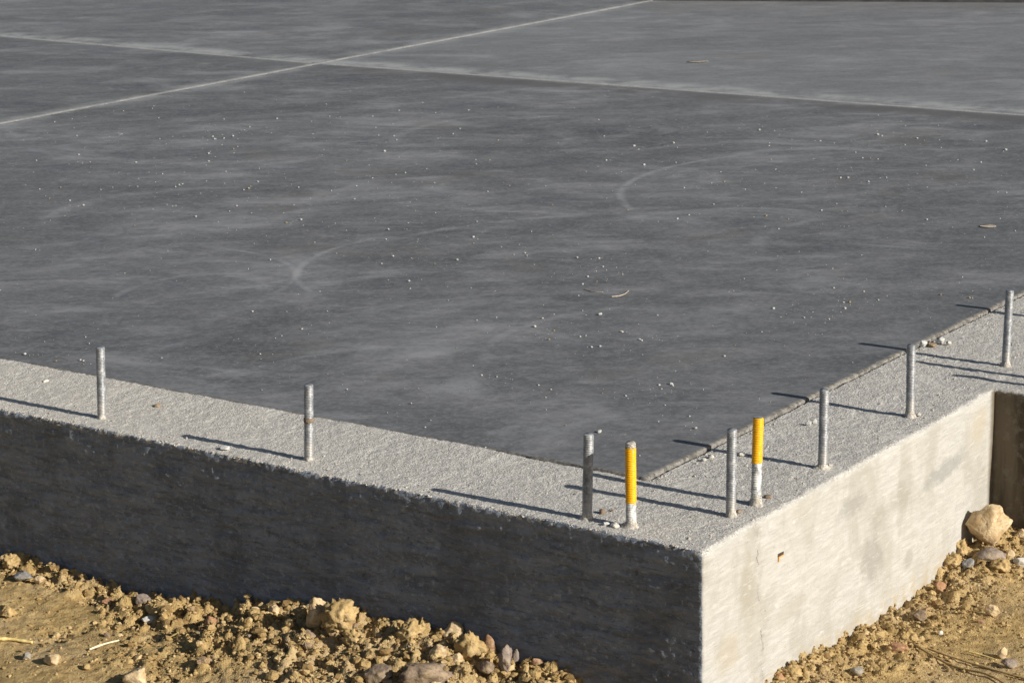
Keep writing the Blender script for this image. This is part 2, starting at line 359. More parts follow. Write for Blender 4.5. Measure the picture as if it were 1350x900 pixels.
# ------------------------------------------------------------ concrete foundation wall
WX = .233; JX = .979; JY = -.55; XF = 6.6; YF = 7.0; DEPTH = -.62
def axis(a, b, fa, fb, step, grow=1.35, mx=.6):
    """coordinates from a to b, fine between fa and fb, coarser outside"""
    c = list(np.linspace(fa, fb, max(2, int(round((fb - fa) / step)) + 1)))
    s = step; x = fb
    while x < b - 1e-6:
        s = min(s * grow, mx); x = min(x + s, b); c.append(x)
    if len(c) > 2 and c[-1] - c[-2] < 1e-5: c.pop(-2)
    s = step; x = fa; pre = []
    while x > a + 1e-6:
        s = min(s * grow, mx); x = max(x - s, a); pre.append(x)
    return np.array(pre[::-1] + c)
ST = .0031
yl = axis(0, YF, 0, 1.80, ST); zl = axis(DEPTH, 0, -.285, 0, ST)
xin = np.linspace(0, WX, int(WX / ST) + 1); yin = xin
xr = axis(WX, XF, WX, 1.75, ST); xr0 = xr[xr <= JX + 1e-9]
xr0 = np.append(xr0[:-1], JX); xr1 = xr[xr > JX + .001]; xr1 = np.insert(xr1, 0, JX)
ynj = axis(JY, 0, -.12, 0, ST)
Vs, Fs, tot = [], [], 0
def sheet(A, B, fn, flip=False):
    global tot
    a, b = np.meshgrid(A, B, indexing='ij'); P = fn(a.ravel(), b.ravel())
    Vs.append(P); Fs.append(grid_faces(len(A), len(B), tot, flip)); tot += len(P)
z0 = lambda a: np.zeros_like(a)
sheet(xin, yl, lambda a, b: np.stack([a, b, z0(a)], 1))                     # ledge of the long side
sheet(xr0, yin, lambda a, b: np.stack([a, b, z0(a)], 1))
sheet(xr1, yin, lambda a, b: np.stack([a, b, z0(a)], 1))
sheet(xr1, ynj, lambda a, b: np.stack([a, b, z0(a)], 1))
sheet(yl, zl, lambda a, b: np.stack([z0(a), a, b], 1), True)                # long shaded face
sheet(np.concatenate([xin, xr0[1:]]), zl, lambda a, b: np.stack([a, z0(a), b], 1))   # sunny face
sheet(ynj, zl, lambda a, b: np.stack([z0(a) + JX, a, b], 1), True)          # return face
sheet(xr1, zl, lambda a, b: np.stack([a, z0(a) + JY, b], 1))                # front of the projecting bay
# inner faces of the wall (the gap beside the slab)
zi = np.array([-.05, -.03, -.015, -.008, -.004, 0])
sheet(yl[yl >= WX - .002], zi, lambda a, b: np.stack([z0(a) + WX, np.maximum(a, WX), b], 1))
sheet(xr, zi, lambda a, b: np.stack([a, z0(a) + WX, b], 1), True)
V = np.concatenate(Vs); Fc = np.concatenate(Fs)
# weld coincident vertices
key = np.round(V / 1e-5).astype(np.int64); _, idx, inv = np.unique(key, axis=0, return_index=True, return_inverse=True)
V = V[idx]; Fc = inv.ravel()[Fc]
bad = [len(set(f)) < 4 for f in Fc.tolist()]; Fc = Fc[~np.array(bad)]
S0 = V.copy()
# round the arrises with an uneven radius
def rnd(V, ax, az, ca, cz, sa, sz, r):
    """round the edge where axis ax = ca and axis az = cz; sa/sz point into the solid"""
    u = (V[:, ax] - ca) * sa; w = (V[:, az] - cz) * sz
    m = (u < r) & (w < r) & (u > -1e-4) & (w > -1e-4)
    du = u - r; dw = w - r; L = np.hypot(du, dw) + 1e-9
    k = np.where(m, r / L, 1.0)
    V[:, ax] = np.where(m, ca + sa * (r + du * k), V[:, ax]); V[:, az] = np.where(m, cz + sz * (r + dw * k), V[:, az])
q = np.abs(fbm(S0, 70, 3, 3)); q2 = np.abs(fbm(S0, 28, 5, 3)); q3 = fbm(S0, 160, 9, 2)
longside = (S0[:, 1] > -.001) & (S0[:, 0] < .12)
rL = .0022 + .007 * q * q + .009 * np.maximum(q3, 0) ** 2 + .004 * q2
rR = .0055 + .008 * q2 + .004 * q
sel = lambda m: np.where(m)[0]
def rnd_sub(mask, *a):
    i = sel(mask); W = V[i].copy(); r = a[-1][i]; rnd(W, *a[:-1], r); V[i] = W
rnd_sub(longside, 0, 2, 0.0, 0.0, 1, -1, rL)
rnd_sub((S0[:, 0] <= JX + .0001) & (S0[:, 1] < .1) & (S0[:, 1] >= -1e-6), 1, 2, 0.0, 0.0, 1, -1, rR)
rnd_sub((S0[:, 0] < .1) & (S0[:, 1] < .1), 0, 1, 0.0, 0.0, 1, 1, .0025 + .006 * q)
rnd_sub((S0[:, 0] >= JX - .0001) & (S0[:, 1] < -.004), 0, 2, JX, 0.0, 1, -1, rL)
rnd_sub((S0[:, 0] >= JX - .0001) & (S0[:, 1] < JY + .1), 1, 2, JY, 0.0, 1, -1, rR)
# surface relief
top = sstep(-.006, -.001, V[:, 2]); isl = (S0[:, 0] < 1e-5); isr = (np.abs(S0[:, 1]) < 1e-5) & (S0[:, 0] < JX); isj = (np.abs(S0[:, 0] - JX) < 1e-5) & (S0[:, 1] < -1e-5)
dz = .0016 * fbm(S0, 9, 21, 3) + (.0009 * fbm(S0, 60, 22, 3) + .0007 * vn(S0, 210, 23)) * (.25 + .75 * np.clip(np.minimum(S0[:, 1] + (S0[:, 1] < -.001), 1) / .02, 0, 1))
V[:, 2] += dz * top
wl = isl * (1 - top) * (.25 + .75 * sstep(.0, .06, S0[:, 1])); fade = np.clip(np.abs(S0[:, 1]) / .01, 0, 1)
V[:, 0] += wl * (.0024 * fbm(S0, (1, 7, 16), 31, 3) + .0022 * fbm(S0 @ np.array([[1, 0, 0], [0, .98, .18], [0, -.18, .98]]), (1, 26, 85), 32, 3) + .0013 * vn(S0, 150, 33))
wl = wl * sstep(.0, .05, S0[:, 1])
V[:, 0] -= wl * .0009 * sstep(.35, .75, fbm(S0, (1, 38, 44), 35, 2))
wr = isr * (1 - top)
V[:, 1] += wr * (.0012 * fbm(S0, (7, 1, 9), 41, 2) + .0003 * fbm(S0, 70, 42, 3))
# a few blow holes and chips
for (u, v, pl, rad, dep) in [(505, 703, 'x', .006, .005), (1012, 700, 'y', .004, .003), (658, 790, 'x', .006, -.004), (1127, 610, 'y', .003, .003), (1297, 622, 'y', .005, .003), (940, 722, 'y', .004, .002), (1078, 776, 'y', .003, .003)]:
    P = on_x(u, v) if pl == 'x' else on_y(u, v); dd = np.linalg.norm(S0 - P, axis=1); g = np.exp(-(dd / rad) ** 2) * dep
    V[:, 0 if pl == 'x' else 1] += g * ((isl if pl == 'x' else isr))
V[:, 0] += (isj * (1 - top)) * (.002 * fbm(S0, (1, 30, 6), 51, 3))
# ragged inner arris beside the slab
inn = (np.abs(S0[:, 1] - WX) < 1e-5) & (S0[:, 0] > WX - .001); V[:, 1] -= inn * .004 * np.abs(fbm(S0, 45, 61, 3)) * (S0[:, 2] > -.03)
inn = (np.abs(S0[:, 0] - WX) < 1e-5) & (S0[:, 1] > WX - .001); V[:, 0] -= inn * .003 * np.abs(fbm(S0, 45, 62, 3)) * (S0[:, 2] > -.03)
# the ledge climbs to the slab's level away from the corner on the long side
V[:, 2] += top * .0042 * sstep(.22, .60, S0[:, 1]) * sstep(.05, .23, S0[:, 0])
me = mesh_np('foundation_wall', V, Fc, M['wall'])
fw = obj('foundation_wall', me)
tag(fw, 'low concrete foundation wall with gritty top ledge and stepped corner', 'wall')
# form tie stub left in the sunny face
P = on_y(1028, 733)
mp_ = np.array([(-.008, 0, -.0035), (.010, 0, -.0045), (.010, 0, .0028), (-.008, 0, .0042)])
def prism(poly, depth, axis_=1):
    poly = np.array(poly); n = len(poly); b = poly.copy(); b[:, axis_] += depth
    Vv = np.concatenate([poly, b]); Ff = []
    for i in range(n): j = (i + 1) % n; Ff.append((i, j, n + j, n + i))
    return Vv, Ff + [tuple(range(n))[::-1], tuple(range(n, 2 * n))]
def poly_obj(name, Vv, Ff, mat, parent=None, loc=None, smooth=False):
    me = bpy.data.meshes.new(name); me.from_pydata([tuple(v) for v in Vv], [], Ff); me.materials.append(mat); me.update()
    if smooth: me.polygons.foreach_set('use_smooth', [True] * len(me.polygons))
    return obj(name, me, parent, loc)
Vv, Ff = prism([(-.007, -.0022, -.006), (-.0035, -.0022, -.0065), (-.003, -.0022, .001), (-.0068, -.0022, .002)], .006)
Vd, Fd = prism([(-.008, -.0010, .0015), (.010, -.0010, .0005), (.0105, -.0010, .005), (-.007, -.0010, .006)], .004)
poly_obj('slot_shade_plate', Vd, Fd, M['dark'], fw, P)  # flat dark plate painting the shade inside the slot
poly_obj('form_tie_stub', Vv, Ff, M['wood'], fw, P)
Vv, Ff = prism([(-.003, -.0022, -.0012), (.009, -.0022, -.002), (.0092, -.0022, .0005), (-.003, -.0022, .001)], .005)
poly_obj('form_tie_stub', Vv, Ff, M['wood'], fw, P)

# ------------------------------------------------------------ slab
SZ = .0048
def slab_mesh():
    fx = axis(EDGE, XF, EDGE, EDGE + .03, .003, 1.18, .05); 
    ys = axis(EDGE, YF, EDGE, EDGE + .03, .003, 1.18, .05)
    # finer along the two visible rims so their line is uneven
    fx = np.unique(np.round(np.concatenate([fx, np.arange(EDGE, 1.8, .006)]), 5)); ys = np.unique(np.round(np.concatenate([ys, np.arange(EDGE, 1.8, .006)]), 5))
    a, b = np.meshgrid(fx, ys, indexing='ij'); P = np.stack([a.ravel(), b.ravel(), np.full(a.size, SZ)], 1)
    n = len(P); nx, ny = len(fx), len(ys)
    Fq = [grid_faces(nx, ny)]
    # rim faces
    ex = np.arange(nx) * ny; ey = np.arange(ny)
    A = P[ex].copy(); A[:, 2] = -.05; B = P[ey].copy(); B[:, 2] = -.05
    Vv = np.concatenate([P, A, B])
    i = np.arange(nx - 1); Fq.append(np.stack([ex[i], n + i, n + i + 1, ex[i + 1]], 1)[:, ::-1][:, ::-1])
    j = np.arange(ny - 1); Fq.append(np.stack([ey[j], ey[j + 1], n + nx + j + 1, n + nx + j], 1))
    S = Vv.copy()
    ry = S[:, 1] - EDGE; rx = S[:, 0] - EDGE; up = S[:, 2] > 0
    Vv[:, 2] -= up * .0022 * (np.exp(-(ry / .0035) ** 2)) * (1 + .5 * fbm(S, 60, 71, 2))
    Vv[:, 2] -= up * .0015 * (np.exp(-(rx / .003) ** 2))
    low = sstep(.3, .8, S[:, 1]) * np.exp(-np.maximum(rx, 0) / .25)
    Vv[:, 2] += up * (.0006 * fbm(S, 1.5, 72, 2)) - up * .0012 * low
    Vv[:, 1] += (ry < .002) * (.0012 + .0016 * fbm(S, 30, 73, 3)) * (rx > .01)
    Vv[:, 0] += (rx < .002) * .0030 * fbm(S, 30, 74, 3) * (ry > .01)
    return mesh_np('concrete_slab', Vv, np.concatenate(Fq), M['slab'])
slab = obj('concrete_slab', slab_mesh()); tag(slab, 'dark grey burnished concrete floor slab', None, None, 'structure')
def joint(name, along, c, a, b, w, label, h=.0026, seed=0, slope=0.0):
    s = np.arange(a, b, .012); t = np.linspace(-1, 1, 7); Sg, T = np.meshgrid(s, t, indexing='ij'); Sg = Sg.ravel(); T = T.ravel()
    Q = np.stack([Sg, T * 0, T * 0 + seed], 1)
    hw = w * (1 + .16 * fbm(Q, 6, 81 + seed, 4)); cc = c + slope * np.abs(Sg - 3.7) + .004 * fbm(Q, 1.5, 91 + seed, 3)
    zz = SZ + h * (1 - T ** 4) * (1 + .5 * fbm(Q, 40, 95, 3)) - .0010 + .0006 * fbm(Q, 1.5, 72, 2)
    o_ = cc + T * hw
    P = np.stack([Sg, o_, zz], 1) if along == 'x' else np.stack([o_, Sg, zz], 1)
    return obj(name, mesh_np(name, P, grid_faces(len(s), 7, 0, along == 'y'), M['joint']), slab)
j1 = joint('control_joint', 'x', 3.690, EDGE + .02, XF - .1, .0165, '')
j1['label'] = 'crisp pale joint line running away across the slab'
j2 = joint('control_joint', 'y', 3.670, 3.71, YF - .1, .013, '', seed=3, slope=.035)
j2b = joint('control_joint', 'y', 3.675, EDGE + .02, 3.67, .0125, '', seed=5, slope=.027)
j2['label'] = 'faint pale joint line on the left bays'; j2b['label'] = 'smeared pale joint edge bounding the paler far bay'

# added dark board, put in to give a dark strip at the slab's far end
a = on_z(840, 1, SZ); b = on_z(1350, 4.0, SZ); dvec = (b - a) / np.linalg.norm(b - a); a2 = a - dvec * .0; b2 = b + dvec * 2.0
nrm = np.array([-dvec[1], dvec[0], 0]); nrm *= np.sign(nrm[0])
nn = 60; s = np.linspace(0, 1, nn); prof = [(0, 0), (0, .105), (.004, .11), (.036, .11), (.04, .105), (.04, 0)]
Vv = np.array([a2 + (b2 - a2) * k + nrm * p[0] + np.array([0, 0, p[1] + .004 * math.sin(k * 23)*(p[1] > 0)]) for k in s for p in prof]); 
Ff = [tuple(r) for r in grid_faces(nn, 6)] + [tuple(range(6))[::-1], tuple(range(6 * (nn - 1), 6 * nn))]
bd = poly_obj('far_dark_board', Vv, Ff, M['darkboard']); tag(bd, 'long dark board added on edge at the far end of the slab to give a dark strip', 'board')

# ------------------------------------------------------------ ground
BASE = -.272
def gh(X, Y, detail=True):
    X = np.asarray(X, float); Y = np.asarray(Y, float)
    hL = np.interp(Y, [-.3, 0, .10, .19, .29, .43, .69, .88, 1.13, 1.40, 2, 5], [-.30, -.292, -.272, -.246, -.228, -.212, -.222, -.257, -.272, -.266, -.268, -.27])
    hR = np.interp(X, [-.5, 0, .18, .4, .665, .82, .97, 1.2], [-.30, -.290, -.262, -.275, -.285, -.268, -.232, -.23])
    dl = np.hypot(np.minimum(X, 0) * 1, np.maximum(-Y, 0)); dl = np.where((X > 0), np.hypot(X * 0, np.maximum(-Y, 0)) + np.maximum(X, 0), dl)
    dr = np.hypot(np.maximum(-Y, 0), np.maximum(-X, 0)) + np.maximum(Y, 0) * 1
    wl = 1 / (dl + .012) ** 2; wr = 1 / (dr + .012) ** 2; wb = 1 / .17 ** 2
    z = (wl * hL + wr * hR + wb * BASE) / (wl + wr + wb)
    P = np.stack([X.ravel(), Y.ravel(), 0 * X.ravel()], 1)
    z = z + (.012 * fbm(P, 3.1, 101, 3)).reshape(z.shape)
    if detail:
        rub = rubble(X, Y)
        n1 = fbm(P, 16, 103, 3).reshape(z.shape); n2 = np.abs(fbm(P, 48, 104, 3)).reshape(z.shape); n3 = fbm(P, 130, 105, 2).reshape(z.shape)
        z = z + (.004 + .013 * rub) * n1 + (.003 + .026 * rub) * (n2 - .2) + (.0012 + .005 * rub) * n3
    return z
def rubble(X, Y):
    X = np.asarray(X, float); Y = np.asarray(Y, float)
    P = np.stack([X.ravel(), Y.ravel(), 0 * X.ravel()], 1); n = fbm(P, 5, 111, 3).reshape(X.shape)
    wid = np.interp(Y, [0, .6, .85, 1.1, 1.5], [.45, .30, .12, .08, .07])
    l = sstep(1.25, .55, -X / (wid * (1 + .5 * n))) * (X < .02)
    r = .7 * sstep(.15, .04, -Y * (1 + .4 * n)) * (X > -.02)
    r2 = .42 * sstep(.15, .5, n + .12) * (X > 0)
    return np.clip(np.maximum(np.maximum(l * (Y > -.3), r), np.maximum(r2, .35 * sstep(.15, .5, n))), 0, 1)
def ground_mesh():
    xs = axis(-400, 400, -.66, 1.0, .0044, 1.3, 60); ys = axis(-400, 400, -.62, 1.66, .0044, 1.3, 60)
    a, b = np.meshgrid(xs, ys, indexing='ij')
    z = gh(a, b)
    inside = (a > .03) & (b > .03); z = np.where(inside, -.50, z)
    inside = (a > JX + .03) & (b > JY + .03); z = np.where(inside, -.50, z)
    far = sstep(3, 30, np.hypot(a, b)); z = np.where(inside, z, z * (1 - far) + far * (BASE - .06))
    P = np.stack([a.ravel(), b.ravel(), z.ravel()], 1)
    return mesh_np('ground', P, grid_faces(len(xs), len(ys)), M['soil'])
gnd = obj('ground', ground_mesh()); tag(gnd, 'ochre clayey soil of the building site', None, None, 'structure')
def ghit(u, v, lift=0.0):
    z = -.25
    for _ in range(12):
        P = on_z(u, v, z); z = .5 * z + .5 * (float(gh(np.array([P[0]]), np.array([P[1]]), False)[0]) + lift)
    return on_z(u, v, z)

# ------------------------------------------------------------ loose crumbs of soil (uncountable)
def rand_rot(n):
    q = rng.normal(size=(n, 4)); q /= np.linalg.norm(q, axis=1)[:, None]; w, x, y, z = q.T
    return np.stack([1 - 2 * (y * y + z * z), 2 * (x * y - z * w), 2 * (x * z + y * w), 2 * (x * y + z * w), 1 - 2 * (x * x + z * z), 2 * (y * z - x * w),
                     2 * (x * z - y * w), 2 * (y * z + x * w), 1 - 2 * (x * x + y * y)], 1).reshape(n, 3, 3)
def crumbs(C, size, sub, squash=.75, jit=.32):
    Vi, Fi = ico(sub); n = len(C); k = len(Vi)
    rad = 1 + jit * (rng.random((n, k, 1)) * 2 - 1)
    W = Vi[None] * rad * size[:, None, None] * (1 + .35 * (rng.random((n, 1, 3)) * 2 - 1))
    W = np.einsum('nij,nkj->nki', rand_rot(n), W); W[:, :, 2] *= squash; W += C[:, None, :]
    Fq = (Fi[None] + (np.arange(n) * k)[:, None, None]).reshape(-1, 3)
    return W.reshape(-1, 3), Fq
def scatter(n, x0, x1, y0, y1, smin, smax, power, dens):
    X = rng.uniform(x0, x1, n); Y = rng.uniform(y0, y1, n); keep = rng.random(n) < dens(X, Y)
    keep &= ~((X > -.001) & (Y > -.001)); X = X[keep]; Y = Y[keep]
    s = smin + (smax - smin) * rng.random(len(X)) ** power
    z = gh(X, Y) + s * .25
    return np.stack([X, Y, z], 1), s
parts = []
rb = lambda X, Y: .10 + .90 * rubble(X, Y)
for args, sub in (((42000, -.62, .005, -.2, 1.62, .0010, .0036, 2.2, rb), 1), ((7500, -.62, .003, -.2, 1.62, .003, .0070, 2.8, lambda X, Y: rubble(X, Y) ** 1.5), 1),
                  ((34000, -.02, .985, -.56, .004, .0010, .0034, 2.2, rb), 1), ((3000, -.02, .98, -.56, .002, .003, .0065, 2.8, lambda X, Y: rubble(X, Y) ** 1.5), 1),
                  ((500, -.5, -.004, 0, 1.0, .006, .0105, 2.4, lambda X, Y: rubble(X, Y) ** 3), 2), ((120, 0, .97, -.5, -.004, .006, .009, 2.4, lambda X, Y: rubble(X, Y) ** 3), 2)):
    C, s = scatter(*args); parts.append(crumbs(C, s, sub, jit=.34 if sub == 1 else .22))
off = 0; VV = []; FF = []
for v, f in parts: VV.append(v); FF.append(f + off); off += len(v)
so = obj('soil_crumbs', mesh_np('soil_crumbs', np.concatenate(VV), np.concatenate(FF), M['crumb'], False))
tag(so, 'ochre soil crumbs and small clods scattered along the foot of the wall', 'soil', None, 'stuff')

# ------------------------------------------------------------ individual stones
def rock_mesh(name, sx, sy, sz, mat, seed, cuts=9, rough=.10, sub=4):
    Vi, Fi = ico(sub); r = np.random.default_rng(seed)
    P = Vi.copy() * (1 + .20 * fbm(Vi + seed, 1.3, seed, 3))[:, None]
    for _ in range(cuts):
        n = r.normal(size=3); n /= np.linalg.norm(n); d = r.uniform(.52, .86); t = P @ n - d; P -= np.where(t > 0, t, 0)[:, None] * n * .93
    P *= (1 + rough * fbm(P + seed, 3.2, seed + 5, 4) + rough * .35 * fbm(P + seed, 11, seed + 9, 3))[:, None]
    if rough > .25: P *= (1 + .30 * rough * vn(P + seed, 9, seed + 13) + .12 * rough * vn(P + seed, 24, seed + 14))[:, None]
    P *= np.array([sx, sy, sz])
    return mesh_np(name, P, Fi, mat, True)
YAW = math.atan2(RIGHT[1], RIGHT[0])
def stone(u, v, w, h, mat, label, name='stone', cat='stone', lift=0.0, sink=.28, cuts=9, rough=.10, group=None, tilt=0.0, on=None, depth=None):
    """centre pixel and size in photograph pixels of a stone lying on the ground"""
    P = ghit(u, v + h * .30, lift) if on is None else on_z(u, v + h * .30, on)
    k = ppm(P); W = w / k / 2 * 1.04; H = h / k / 2 * 1.04; D = (depth or .85) * W
    seed = int(u * 7 + v) % 9973
    o = obj(name, rock_mesh(name, W, D, H, M[mat], seed, cuts, rough))
    c = P + np.array([0, 0, H * (1 - sink)]); o.location = c
    o.rotation_euler = (0, tilt, YAW + random.uniform(-.25, .25))
    return tag(o, label, cat, group)
ST_ = [
 (13, 742, 26, 20, 'tan', 'rough tan clod against the dark wall at the far left'),
 (32, 760, 26, 15, 'blue', 'flat bluish grey stone near the left edge of the ground'),
 (52, 765, 16, 12, 'cream', 'small cream stone just right of the bluish grey stone'),
 (10, 806, 25, 15, 'tan', 'tan stone halfway down the left edge above the yellow straw'),
 (142, 795, 17, 14, 'red', 'small orange-red stone left of the pinkish stone'),
 (190, 794, 22, 22, 'purple', 'pinkish upright stone below the dark wall beside a grey-tan stone'),
 (212, 803, 28, 22, 'tan', 'grey-tan stone just right of the pinkish upright stone'),
 (197, 816, 22, 11, 'pale', 'pale flat stone in front of the pinkish stone'),
 (277, 819, 19, 17, 'red', 'reddish tan stone with deep shadow on its left'),
 (335, 805, 14, 12, 'cream', 'small pale stone left of the cream stone at the wall foot'),
 (363, 805, 20, 14, 'cream', 'cream stone at the wall foot left of the large clod'),
 (383, 823, 15, 18, 'tan', 'small upright tan stone in the shadow of the large clod'),
 (36, 865, 13, 11, 'grey', 'little grey pebble below the yellow straw'),
 (70, 871, 25, 16, 'cream', 'yellowish stone below the yellow straw in the lower left'),
 (113, 879, 12, 11, 'tan', 'small tan pebble right of the yellowish stone in the lower left'),
 (181, 893, 36, 28, 'cream', 'cream stone cut by the bottom edge of the photo'),
 (142, 838, 10, 9, 'brown', 'small dark brown pebble above the bleached straw'),
 (420, 812, 36, 44, 'cream', 'large cream faced rock against the dark wall'),
 (449, 818, 44, 46, 'tan', 'large crumbly tan clod right of the cream faced rock'),
 (466, 842, 26, 24, 'tan', 'crumbly clod in front of the large tan clod'),
 (493, 863, 22, 19, 'tan', 'yellow-tan clod standing alone in the shadowed rubble'),
 (541, 834, 36, 31, 'tan', 'rounded tan stone against the dark wall'),
 (598, 832, 25, 31, 'cream', 'cream stone leaning on the wall left of the rough clod'),
 (622, 852, 38, 42, 'tan', 'rough tall clod between the cream stone and the brown shard'),
 (580, 862, 30, 28, 'cream', 'broken cream stone above the brown boulder'),
 (601, 870, 20, 20, 'cream', 'small pale broken stone beside the brown boulder'),
 (557, 888, 74, 44, 'brown', 'large brown-grey boulder at the bottom of the rubble heap'),
 (667, 872, 20, 46, 'purple', 'tall upright purple-brown stone in the rubble heap'),
 (693, 883, 15, 14, 'tan', 'small tan clod right of the tall upright stone'),
 (733, 890, 18, 12, 'red', 'small brownish stone where the ground drops to the corner'),
 (1301, 700, 68, 58, 'cream', 'big cream boulder beside the recess of the foundation'),
 (1266, 724, 28, 25, 'tan', 'brown-tan stone below left of the big cream boulder'),
 (1255, 743, 27, 25, 'tan', 'olive-tan stone against the sunny wall, lowest of the pile'),
 (1276, 746, 20, 22, 'blue', 'dark bluish stone between the tan stones under the boulder'),
 (1302, 733, 46, 20, 'purple', 'purplish flat stone under the big cream boulder'),
 (1318, 748, 26, 20, 'tan', 'tan clod in front of the purplish flat stone'),
 (1331, 731, 15, 14, 'cream', 'small yellowish stone right of the purplish stone'),
 (1341, 688, 16, 12, 'red', 'small orange-brown stone behind the boulder at the right edge'),
 (1346, 704, 14, 14, 'cream', 'cream stone at the right edge beside the boulder'),
 (1344, 741, 18, 14, 'pale', 'pale stone at the right edge below the boulder'),
 (1240, 774, 15, 15, 'red', 'dark red stone in the soil below the pile'),
 (1307, 806, 19, 17, 'cream', 'cream stone on the smooth soil with a dark leaf beside it'),
 (1321, 861, 17, 16, 'cream', 'orange-cream stone near the long brown stalks'),
 (1331, 875, 22, 13, 'purple', 'grey-brown stone just below the orange-cream stone'),
 (1183, 855, 27, 15, 'red', 'flat orange-tan stone left of the brown stalks'),
 (1130, 884, 18, 13, 'grey', 'grey stone near the foot of the sunny wall at the bottom'),
 (1213, 812, 20, 16, 'brown', 'brown clod at the upper end of the stalks'),
 (1045, 887, 26, 20, 'tan', 'tan clod at the foot of the sunny wall by the bottom edge'),
 (1028, 893, 14, 12, 'red', 'small reddish clod right at the foot of the sunny wall'),
 (1159, 836, 16, 12, 'tan', 'small tan clod between the sunny wall and the flat orange stone'),
 (1240, 834, 7, 6, 'pale', 'tiny white chip on the soil right of the stalks'),
 (500, 889, 40, 26, 'brown', 'dark brown stone left of the large boulder at the bottom edge'),
 (640, 880, 22, 20, 'brown', 'dark brown stone left of the tall upright stone'),
 (405, 838, 22, 17, 'brown', 'brown stone below the small upright tan stone'),
 (1205, 840, 14, 10, 'tan', 'small tan clod touching the upper bend of the stalk'),
]
for (u, v, w, h, mt, lb) in ST_:
    kw = {}
    if (u, v) == (1301, 700): kw = dict(cuts=16, rough=.21, lift=.014, sink=.15, tilt=.25)
    elif (u, v) == (667, 872): kw = dict(depth=.8, cuts=12, sink=.2, rough=.30)
    elif (u, v) == (557, 888): kw = dict(depth=.7, cuts=18, sink=.4, rough=.26)
    elif mt == 'tan' and w > 24: kw = dict(cuts=5, rough=.44)
    elif 'purplish flat' in lb: kw = dict(lift=.003)
    elif w >= 20: kw = dict(rough=.16)
    big = w > 60
    stone(u, v, w, h, mt, lb, 'boulder' if big else ('clod' if 'clod' in lb else 'stone'), 'boulder' if big else ('clod' if 'clod' in lb else 'stone'), **kw)

# shards standing in the rubble
def shard(u, v, w, h, mat, label, tilt):
    P = ghit(u, v + h * .45); k = ppm(P); W = w / k; H = h / k
    n = 14; prof = []
    for i in range(n):
        t = i / (n - 1); wd = W * .5 * (math.sin(math.pi * min(1, (t * .85 + .15))) ** .8) + .0006
        prof.append((t * H, wd, .004 * math.sin(t * 2.4)))
    Vv = []; 
    for (z, wd, b) in prof:
        for (a_, c_) in ((-1, 0), (-.5, -.22), (0, -.34), (.5, -.22), (1, 0), (.5, .12), (0, .2), (-.5, .12)):
            Vv.append((a_ * wd, c_ * wd + b, z))
    Vv = np.array(Vv); Vv += .0006 * np.stack([vn(Vv, 220, 3), vn(Vv, 220, 4), vn(Vv, 220, 5)], 1)
    Ff = []
    for i in range(n - 1):
        for j in range(8): a0 = i * 8 + j; b0 = i * 8 + (j + 1) % 8; Ff.append((a0, b0, b0 + 8, a0 + 8))
    Ff += [tuple(range(8))[::-1], tuple(range(8 * (n - 1), 8 * n))]
    o = poly_obj('bark_shard', Vv, Ff, M[mat], None, P - np.array([0, 0, .004]), True); o.rotation_euler = (0.15, tilt, YAW)
    return tag(o, label, 'shard')
shard(647, 846, 15, 30, 'leaf', 'pointed reddish brown shard standing against the dark wall', -.12)
shard(714, 872, 19, 22, 'leaf', 'short reddish shard leaning at the right end of the rubble heap', -.5)
shard(678, 862, 9, 22, 'purple', 'thin grey shard beside the tall upright stone', .15)
shard(1300, 815, 9, 14, 'leaf', 'curled dark dry leaf beside the cream stone on smooth soil', -1.0)

# ------------------------------------------------------------ straws and stalks
def tube(name, pts, r0, r1, mat, label, cat, parent=None, sides=7, group=None):
    pts = np.array(pts, float)
    tt = np.linspace(0, len(pts) - 1, (len(pts) - 1) * 6 + 1); n = len(tt)
    def cr(t):
        i = min(int(t), len(pts) - 2); f = t - i; p0 = pts[max(i - 1, 0)]; p1 = pts[i]; p2 = pts[i + 1]; p3 = pts[min(i + 2, len(pts) - 1)]
        return .5 * ((2 * p1) + (-p0 + p2) * f + (2 * p0 - 5 * p1 + 4 * p2 - p3) * f * f + (-p0 + 3 * p1 - 3 * p2 + p3) * f ** 3)
    C = np.array([cr(t) for t in tt]); T = np.gradient(C, axis=0); T /= np.linalg.norm(T, axis=1)[:, None]
    U = np.cross(T, [0, 0, 1.0]); U /= np.linalg.norm(U, axis=1)[:, None]; W = np.cross(T, U)
    Vv = []
    for i in range(n):
        r = r0 + (r1 - r0) * i / (n - 1); r *= 1 + (.35 if (i % 9 == 4) else 0) + random.uniform(-.08, .08)
        for j in range(sides): a_ = 2 * math.pi * j / sides; Vv.append(C[i] + r * (math.cos(a_) * U[i] + math.sin(a_) * W[i]))
    Ff = []
    for i in range(n - 1):
        for j in range(sides): k = i * sides + j; l = i * sides + (j + 1) % sides; Ff.append((k, l, l + sides, k + sides))
    Ff += [tuple(range(sides))[::-1], tuple(range(sides * (n - 1), sides * n))]
    c0 = C[0].copy(); o = poly_obj(name, np.array(Vv) - c0, Ff, mat, parent, c0, True)
    return tag(o, label, cat, group)
def gpts(px, lift):
    r = []
    for (u, v) in px:
        P = ghit(u, v); P[2] = float(gh(np.array([P[0]]), np.array([P[1]]))[0]) + lift; r.append(P)
    zs = [p[2] for p in r]
    return r
def level(pts, lift):
    z = max(p[2] for p in pts) + lift; z0_, z1_ = pts[0][2], pts[-1][2]
    n = len(pts)
    return [np.array([p[0], p[1], max(p[2], (z0_ + (z1_ - z0_) * i / (n - 1))) + lift]) for i, p in enumerate(pts)]
